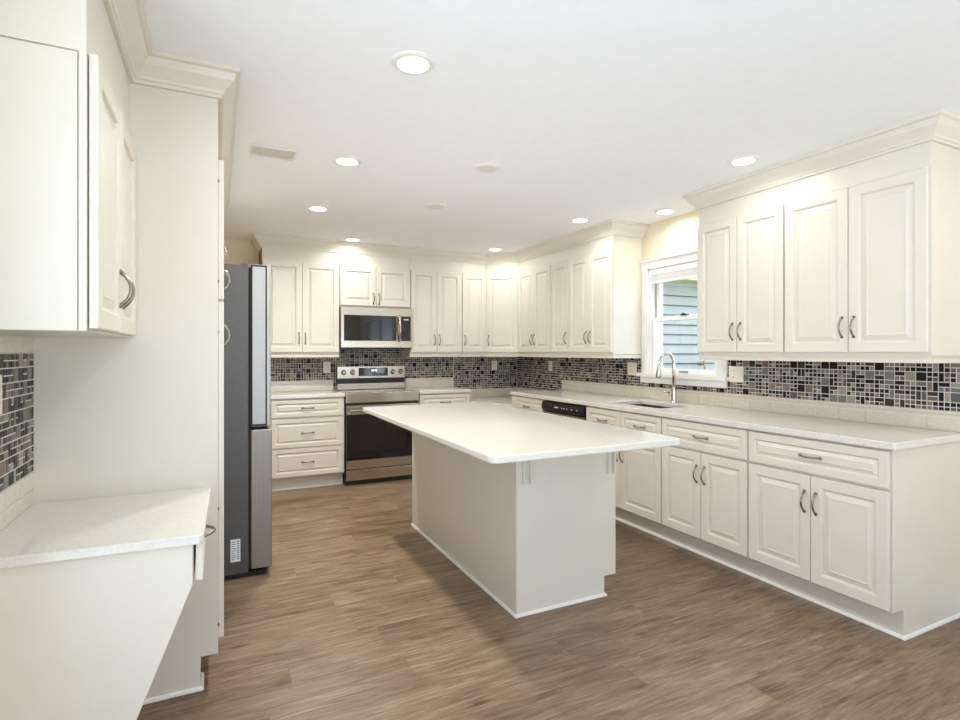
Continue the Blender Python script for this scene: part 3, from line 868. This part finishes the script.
for bx0 in (1.372, 1.905):
    bm = bmesh.new()
    for dx in (0, .040):
        ztip = .660
        FI = Fr((bx0 + dx, IY0, 0), (0, -1, 0), (1, 0, 0))
        pts = [(.0, .8825), (.0, ztip + .010), (.004, ztip), (.010, ztip - .004), (.016, ztip), (.020, ztip + .010), (.020, .860), (.34, .872), (.34, .8825)]
        plate(bm, FI, pts, 0, .009)
    link('bracket', bm, M['cab'], t, .002, 2)

# ------------------------------------------------------------------ left: pantry, desk, upper, fridge
YP = 2.378
XP = 0.004
t = thing('pantry_cabinet', 'tall cream pantry cabinet beside the desk and refrigerator', 'cabinet', (-.29, 2.88, 0))
bm = bmesh.new(); box(bm, XL + .001, XP, YP + .016, 3.404, .118, FZ); box(bm, XL + .001, XP - .066, YP + .016, 3.404, 0, .118)
link('body', bm, M['cab'], t)
FE = Fr((0, YP, 0), (1, 0, 0), (0, 1, 0)); bm = bmesh.new()
plate(bm, FE, [(XL + .001, 0), (XP - .062, 0), (XP - .062, .128), (XP, .128), (XP, FZ), (XL + .001, FZ)], 0, .0158)
link('end_panel', bm, M['cab'], t, .001, 1)
FP = FL(XP, YP + .004)
PW = (3.404 - YP - .004) / 2
for k in range(2):
    a = k * PW
    sd = 'R' if k == 0 else 'L'
    p = panel_front('door', FP, a + .003, a + PW - .002, .185, 1.520, t, .001)
    pull(FP, a + PW - .030 if k == 0 else a + .030, 1.40, .021, p)
    p = panel_front('door', FP, a + .003, a + PW - .002, 1.532, 2.085, t, .001)
    pull(FP, a + PW - .030 if k == 0 else a + .030, 1.665, .021, p)
    bm = bmesh.new()
    yy = YP + .002 if k == 0 else 3.400
    for zz in (1.60, 2.0, 1.40, .70, .24):
        box(bm, XP - .001, XP + .004, yy - .004, yy + .002, zz - .006, zz + .006)
    link('hinge', bm, M['nickel'], t)
bm = bmesh.new(); sweep(bm, [(XP - .062, YP + .1), (XP - .062, YP), (XL + .002, YP)], [(a + .0005, b + .0003) for a, b in SHOE], 1)
link('shoe_molding', bm, M['trim'], t)
# cabinet above the refrigerator and its far gable
t = cabinet('wall_cabinet', 'cream cabinet above the refrigerator', FL(XP, 3.405), .985, XP - XL - .001, 1.872, FZ,
        [('door', .004, .490, 1.885, 2.198, ('R', 'bb')), ('door', .494, .980, 1.885, 2.198, ('L', 'bb'))])
bm = bmesh.new(); box(bm, XL + .001, XP, 4.370, 4.389, 0, 1.8715)
link('end_panel', bm, M['cab'], t)

# left upper
UY0, UX = 1.645, -.292
ww = YP - UY0 - .0005
t = cabinet('wall_cabinet', 'cream two-door upper cabinet above the desk on the left wall', FL(UX, UY0), ww, UX - XL - .001, 1.372, FZ,
        [('door', .004, ww / 2 - .002, 1.380, 2.070, ('R', 'b')), ('door', ww / 2 + .002, ww - .004, 1.380, 2.070, ('L', 'b'))])
bm = bmesh.new(); box(bm, XL + .001, UX - .019, UY0 - .008, UY0 - .0002, 1.373, 2.062)
link('end_panel', bm, M['cab'], t, .0008, 1)
bm = bmesh.new(); box(bm, XL + .001, UX, UY0 - .008, UY0 - .0002, 2.067, 2.33); box(bm, UX - .016, UX, UY0 - .008, UY0 - .0002, 1.373, 2.067)
link('face_frame', bm, M['cab'], t, .0008, 1)
run('crown_molding', 'cream crown molding over the pantry and desk cabinets on the left', [(XL + e, UY0 - .009), (UX, UY0 - .009), (UX, YP), (XP, YP), (XP, 4.390), (XL + e, 4.390)], CRP, 'molding', -1)

# end panels on the right uppers
def strip_end(lbl_obj, x0, x1, yv, z0, z1):
    bm = bmesh.new(); box(bm, x0, x1, yv - .0045, yv - .0002, z0, z1)
    link('end_panel', bm, M['cab'], lbl_obj, .001, 1)
cabs = [o for o in bpy.data.objects if o.name.startswith('wall_cabinet')]
near = [o for o in cabs if 'near end of the right wall' in o.get('label', '')][0]
strip_end(near, XRU + .001, XR - .002, 1.367, 1.302, 2.202)

# desk
DY0 = 1.762
ZD0, ZD1 = .762, .790
t = thing('desk', 'built-in cream wall desk with a shallow drawer and angled end panel', 'desk', (-.31, 2.05, 0))
bm = bmesh.new(); prism(bm, [(XL + .001, DY0 + .028), (-.046, DY0), (-.034, DY0 + .012), (-.020, YP - .001), (XL + .001, YP - .001)], ZD0, ZD1)
link('desktop', bm, M['quartz'], t, .004, 3)
FE = Fr((0, DY0 + .020, 0), (1, -.052, 0), (.052, 1, 0)); bm = bmesh.new()
plate(bm, FE, [(XL + .001, 0), (-.315, 0), (-.064, .640), (-.064, ZD0 - .0005), (XL + .001, ZD0 - .0005)], 0, .018)
link('end_panel', bm, M['cab'], t, .001, 1)
bm = bmesh.new(); box(bm, XL + .001, -.062, DY0 + .042, YP - .001, .640, ZD0 - .0005)
link('drawer_box', bm, M['cab'], t)
FDk = FL(-.056, DY0 + .040)
p = panel_front('drawer', FDk, .0, YP - DY0 - .046, .645, ZD0 - .006, t, .0, th=.019, stile=.04)
pull(FDk, .30, .700, .019, p, True)

# refrigerator
FY0, FY1 = 3.432, 4.345
FXB, FXD = .166, .288
t = thing('refrigerator', 'stainless refrigerator with grey side panel past the pantry', 'refrigerator', (-.14, 3.89, 0))
bm = bmesh.new(); box(bm, XL + .03, FXB, FY0, FY1, .03, 1.828)
link('body', bm, M['sidegrey'], t, .004)
bm = bmesh.new(); box(bm, XL + .05, FXB + .10, FY0 + .02, FY1 - .02, .0, .0295)
link('base_grille', bm, M['blackplastic'], t)
bm = bmesh.new(); box(bm, FXB + .0003, FXB + .012, FY0 + .004, FY1 - .004, .05, 1.815)
link('gasket', bm, M['darkgap'], t)
ym = (FY0 + FY1) / 2
for a, b in ((FY0 - .002, ym - .003), (ym + .003, FY1 + .002)):
    bm = bmesh.new(); box(bm, FXB + .0122, FXD, a, b, .880, 1.836)
    dd = link('door', bm, [M['fridge_edge']], t, .006, 3)
    bm = bmesh.new()
    if a < ym - .2:    # dark border lines round the near edge of the upper door
        for x0, x1, z0_, z1_ in ((FXB + .0125, FXB + .021, .885, 1.832), (FXD - .030, FXD - .022, .885, 1.832), (FXB + .021, FXD - .030, 1.822, 1.832), (FXB + .021, FXD - .030, .885, .895)):
            box(bm, x0, x1, a - .0012, a - .0001, z0_, z1_)
        link('edge_seal', bm, M['darkgap'], dd)
bm = bmesh.new(); box(bm, FXB + .0122, FXD + .006, FY0 - .002, FY1 + .002, .045, .862)
link('freezer_drawer', bm, M['steel_v'], t, .006, 3)
bm = bmesh.new(); box(bm, FXB + .03, FXD - .02, FY0 + .01, FY1 - .01, .8625, .8795)
link('handle_recess', bm, M['darkgap'], t)
bm = bmesh.new(); box(bm, FXB - .04, FXB + .0, FY0 + .02, FY0 + .11, 1.8285, 1.838)
link('hinge_cover', bm, M['sidegrey'], t, .003)
bm = bmesh.new(); box(bm, .070, .122, FY0 - .0012, FY0 - .0002, .105, .235)
lb = link('paper_label', bm, M['label'], t); lb['label'] = 'small white spec sticker'
bm = bmesh.new()
for i in range(9):
    zz = .118 + i * .0125
    box(bm, .076, .098 if i % 3 else .090, FY0 - .0018, FY0 - .0013, zz, zz + .004)
    box(bm, .104, .116, FY0 - .0018, FY0 - .0013, zz, zz + .006)
link('print', bm, M['ink'], lb)

# ------------------------------------------------------------------ backsplash tiles
MOD = 0.0505
def mosaic(name, label, F, a0, a1, z0, z1, seed, c=0.0, regions=None, MOD=MOD):
    """glass and stone mosaic: square modules, some split in halves and quarters, in grout"""
    rnd = random.Random(seed)
    bm = bmesh.new(); G = .0021
    for (ra, rb, rz0, rz1) in (regions or [(a0, a1, z0, z1)]):
        fbox(bm, F, ra, rb, c, c + .006, rz0, rz1, 7)
    def pick(big):
        return rnd.choices(range(7), (30, 14, 10, 14, 12, 9, 8) if big else (34, 15, 12, 11, 12, 10, 6))[0]
    def cl(u0, u1, v0, v1, ci):
        for (ra, rb, rz0, rz1) in (regions or [(a0, a1, z0, z1)]):
            p0, p1, q0, q1 = max(u0, ra + .001), min(u1, rb - .001), max(v0, rz0 + .001), min(v1, rz1 - .001)
            if p1 - p0 < .004 or q1 - q0 < .004: continue
            v = [bm.verts.new(F.p(*p)) for p in ((p0, c + .006, q0), (p1, c + .006, q0), (p1, c + .006, q1), (p0, c + .006, q1))]
            w_ = [bm.verts.new(F.p(*p)) for p in ((p0 + .0008, c + .0085, q0 + .0008), (p1 - .0008, c + .0085, q0 + .0008), (p1 - .0008, c + .0085, q1 - .0008), (p0 + .0008, c + .0085, q1 - .0008))]
            bm.faces.new(w_).material_index = ci
            for j in range(4): bm.faces.new((v[j], v[(j + 1) % 4], w_[(j + 1) % 4], w_[j])).material_index = ci
    na = int(math.ceil((a1 - a0) / MOD)); nz = int(math.ceil((z1 - z0) / MOD))
    h = MOD / 2
    for i in range(na):
        for j in range(nz):
            u, v_ = a0 + i * MOD, z1 - (j + 1) * MOD
            def tl(p, q, r_, s_, big=False): cl(u + p * h + G, u + r_ * h - G, v_ + q * h + G, v_ + s_ * h - G, pick(big))
            k = rnd.random()
            if k < .22: tl(0, 0, 2, 2, True)
            elif k < .46: tl(0, 0, 1, 1); tl(1, 0, 2, 1); tl(0, 1, 1, 2); tl(1, 1, 2, 2)
            elif k < .58: tl(0, 0, 2, 1); tl(0, 1, 1, 2); tl(1, 1, 2, 2)
            elif k < .70: tl(0, 1, 2, 2); tl(0, 0, 1, 1); tl(1, 0, 2, 1)
            elif k < .80: tl(0, 0, 1, 2); tl(1, 0, 2, 1); tl(1, 1, 2, 2)
            elif k < .90: tl(1, 0, 2, 2); tl(0, 0, 1, 1); tl(0, 1, 1, 2)
            elif k < .95: tl(0, 0, 2, 1); tl(0, 1, 2, 2)
            else: tl(0, 0, 1, 2); tl(1, 0, 2, 2)
    return tag(link(name, bm, TILES + [M['grout']]), label, 'backsplash')

def subway(name, label, F, a0, a1, rows, tw=.150, c=0.0, off0=0.0):
    bm = bmesh.new(); G = .0013
    fbox(bm, F, a0, a1, c, c + .006, rows[0][0], rows[-1][1], 1)
    for k, (z0, z1) in enumerate(rows):
        a = a0 - (tw / 2 if k % 2 else 0) - off0
        while a < a1:
            p0, p1 = max(a + G, a0 + .0005), min(a + tw - G, a1 - .0005)
            if p1 - p0 > .006: fbox(bm, F, p0, p1, c + .006, c + .009, z0 + G, z1 - G, 0)
            a += tw
    return tag(link(name, bm, [M['subway'], M['grout']]), label, 'backsplash')

FWB = Fr((0, YB, 0), (1, 0, 0), (0, -1, 0))
FWR = Fr((XR, 0, 0), (0, 1, 0), (-1, 0, 0))
FWL = Fr((XL, 0, 0), (0, 1, 0), (1, 0, 0))
ZT = 1.2645
mosaic('mosaic_backsplash', 'dark glass and stone mosaic on the back wall around the stove', FWB, .43, XR - .012, .876, 1.351, 3, .0003,
       [(.43, 1.113, 1.022, ZT), (1.113, 1.857, .919, 1.350), (1.857, 2.506, 1.022, ZT), (2.506, XR - .012, .876, ZT)])
a0, a1 = 1.378, YB - .001
WA, WB = WIN[0] - CW - .021, WIN[1] + CW + .021
mosaic('mosaic_backsplash', 'dark glass and stone mosaic on the right wall beside the window', FWR, a0, a1, .876, ZT, 5, .0003,
       [(a0, 2.769, 1.018, ZT), (2.769, 3.661, 1.018, 1.0535), (3.661, 4.881, 1.018, ZT), (4.881, a1, .876, ZT)])
subway('subway_tile', 'pale subway tile strip along the right countertop', FWR, a0, 4.876, [(.9145, .982), (.984, 1.0)], c=.0003)
bm = bmesh.new(); fbox(bm, FWR, a0, 4.876, .0003, .013, 1.0005, 1.0175)
tag(link('tile_liner', bm, M['subway'], None, .003, 2), 'thin pale liner tile between the mosaic and the right subway strip', 'backsplash')
subway('subway_tile', 'pale subway tile strip on the back wall left of the stove', FWB, .44, 1.112, [(.9145, .982), (.984, 1.0215)], c=.0003)
subway('subway_tile', 'pale subway tile strip on the back wall right of the stove', FWB, 1.909, 2.505, [(.9145, .982), (.984, 1.0215)], c=.0003)
subway('subway_tile', 'pale tile strip above the low corner counter on the back wall', FWB, 2.508, XR - .012, [(.7785, .8755)], c=.0003)
subway('subway_tile', 'pale tile strip above the low corner counter on the right wall', FWR, 4.884, YB - .001, [(.7785, .8755)], c=.0003)
LY0 = 1.30
mosaic('mosaic_backsplash', 'dark mosaic panel on the left wall above the desk', FWL, LY0, YP - .001, .905, 1.316, 11, .0003, None, .046)
subway('subway_tile', 'pale subway tiles on the left wall between mosaic and desktop', FWL, LY0, YP - .001, [(.7905, .846), (.848, .904)], c=.0003, off0=.04)
subway('subway_tile', 'single pale subway tile row under the left upper cabinet', FWL, LY0, YP - .001, [(1.317, 1.3715)], c=.0003, off0=.09)

# ------------------------------------------------------------------ outlets and switches
def outlet(label, F, a, z, w=.072, h=.116, kind='outlet'):
    p = F.p(a, .0095, z - h / 2)
    t = thing('wall_outlet' if kind == 'outlet' else 'light_switch', label, 'outlet' if kind == 'outlet' else 'switch', p)
    bm = bmesh.new(); fbox(bm, F, a - w / 2, a + w / 2, .0088, .0145, z - h / 2, z + h / 2)
    link('plate', bm, M['plate'], t, .002)
    n = 2 if w > .1 else 1
    for i in range(n):
        ac = a + (i - (n - 1) / 2) * .046
        if kind == 'outlet' or i == 1:
            for dz in (-.024, .024):
                bm = bmesh.new(); fbox(bm, F, ac - .015, ac + .015, .0147, .0165, z + dz - .014, z + dz + .014)
                s = link('socket', bm, M['plate'], t, .003)
                bm = bmesh.new(); fbox(bm, F, ac - .007, ac - .005, .0166, .017, z + dz - .003, z + dz + .007); fbox(bm, F, ac + .005, ac + .007, .0166, .017, z + dz - .003, z + dz + .007)
                link('slot', bm, M['slot'], s)
        else:
            bm = bmesh.new(); fbox(bm, F, ac - .016, ac + .016, .0147, .0175, z - .033, z + .033)
            link('rocker', bm, M['plate'], t, .002)
outlet('cream outlet on the mosaic left of the stove', FWB, 1.044, 1.158)
outlet('cream outlet on the back wall mosaic near the corner', FWB, 3.045, 1.158)
outlet('cream outlet on the right wall mosaic near the corner', FWR, 5.10, 1.165)
outlet('double cream switch plate left of the window', FWR, 3.775, 1.168, .118, .116, 'switch')
outlet('double cream switch plate right of the window', FWR, 2.690, 1.160, .118, .116, 'switch')
outlet('white outlet on the left wall mosaic above the desk', FWL, 2.16 - .145, 1.195, .072, .116)

# ------------------------------------------------------------------ ceiling
def downlight(x, y, lit=True, label='', power=CAN_POWER, r=.058):
    t = thing('ceiling_light', label, 'ceiling light', (x, y, H_CEIL - .012))
    bm = bmesh.new(); zt = H_CEIL - .0005
    lathe(bm, (x, y, zt), [(r + .026, 0), (r + .026, -.003), (r + .018, -.008), (r + .002, -.010), (r, -.004)], 'z', 40)
    link('trim', bm, M['trim'], t, smooth=False)
    bm = bmesh.new(); lathe(bm, (x, y, zt - .0102), [(r, .004), (r, -.0005)], 'z', 40)
    link('lens', bm, M['lit'] if lit else M['lens_off'], t)
    if lit:
        l = bpy.data.lights.new('lamp', 'AREA'); l.shape = 'DISK'; l.size = r * 2; l.energy = power; l.color = (1.0, .97, .925)
        l.spread = math.radians(165)
        o = bpy.data.objects.new('lamp', l); COL.objects.link(o)
        o.parent = t; o.location = (0, 0, -.004)
LIGHTS = [(.676, 1.973, 6, 'lit recessed light nearest the viewer over the walkway'),
          (.677, 3.147, 13, 'lit recessed light beside the ceiling vent'),
          (.698, 4.28, 20, 'lit recessed light farther along the walkway, before the stove'),
          (1.20, 5.32, 3, 'lit recessed light in front of the crown above the microwave'),
          (2.69, 5.15, 2.8, 'lit recessed light in the back right corner'),
          (2.735, 3.70, 3, 'lit recessed light before the cabinets left of the window'),
          (3.17, 3.18, 2.6, 'lit recessed light directly above the sink window'),
          (2.736, 2.14, 2.2, 'lit recessed light near the right crown molding')]
for x, y, pw_, lb_ in LIGHTS: downlight(x, y, True, lb_, pw_)
downlight(1.46, 2.90, False, 'unlit recessed light nearest over the island')
downlight(1.487, 3.83, False, 'unlit recessed light over the far end of the island')
# extra unseen lamps, added behind the viewer to supply more light
for x, y, lb_ in ((.68, .6, 'added unseen recessed light just behind the viewer on the left'), (2.74, .6, 'added unseen recessed light just behind the viewer on the right'),
                  (.68, -1.4, 'added unseen recessed light far behind the viewer on the left'), (2.74, -1.4, 'added unseen recessed light far behind the viewer on the right')):
    downlight(x, y, True, lb_, 2.0)
t = thing('ceiling_vent', 'white slotted air vent in the ceiling', 'vent', (.275, 3.19, H_CEIL - .008))
vx0, vx1, vy0, vy1 = .165, .395, 3.12, 3.28
bm = bmesh.new(); box(bm, vx0, vx1, vy0, vy1, H_CEIL - .003, H_CEIL - .0004)
link('backing', bm, M['ventgap'], t)
bm = bmesh.new()
for x0, x1, ya_, yb_2 in ((vx0, vx0 + .012, vy0, vy1), (vx1 - .012, vx1, vy0, vy1), (vx0 + .012, vx1 - .012, vy0, vy0 + .012), (vx0 + .012, vx1 - .012, vy1 - .012, vy1)):
    box(bm, x0, x1, ya_, yb_2, H_CEIL - .008, H_CEIL - .0031)
link('frame', bm, M['vent'], t)
bm = bmesh.new(); x = vx0 + .018
while x < vx1 - .02:
    box(bm, x, x + .006, vy0 + .012, vy1 - .012, H_CEIL - .007, H_CEIL - .0031); x += .011
link('louver', bm, M['vent'], t)

# kinds that repeat carry one group each
GROUPS = {'wall_cabinet': 'cream raised-panel wall cabinets', 'base_cabinet': 'cream raised-panel base cabinets', 'ceiling_light': 'recessed ceiling lights',
          'wall_outlet': 'cream wall outlets', 'light_switch': 'double switch plates', 'mosaic_backsplash': 'mosaic backsplash panels', 'subway_tile': 'pale subway tile strips',
          'crown_molding': 'cream crown moldings', 'light_rail': 'cream light rails'}
for o in bpy.data.objects:
    g_ = GROUPS.get(o.name.split('.')[0])
    if o.parent is None and g_: o['group'] = g_
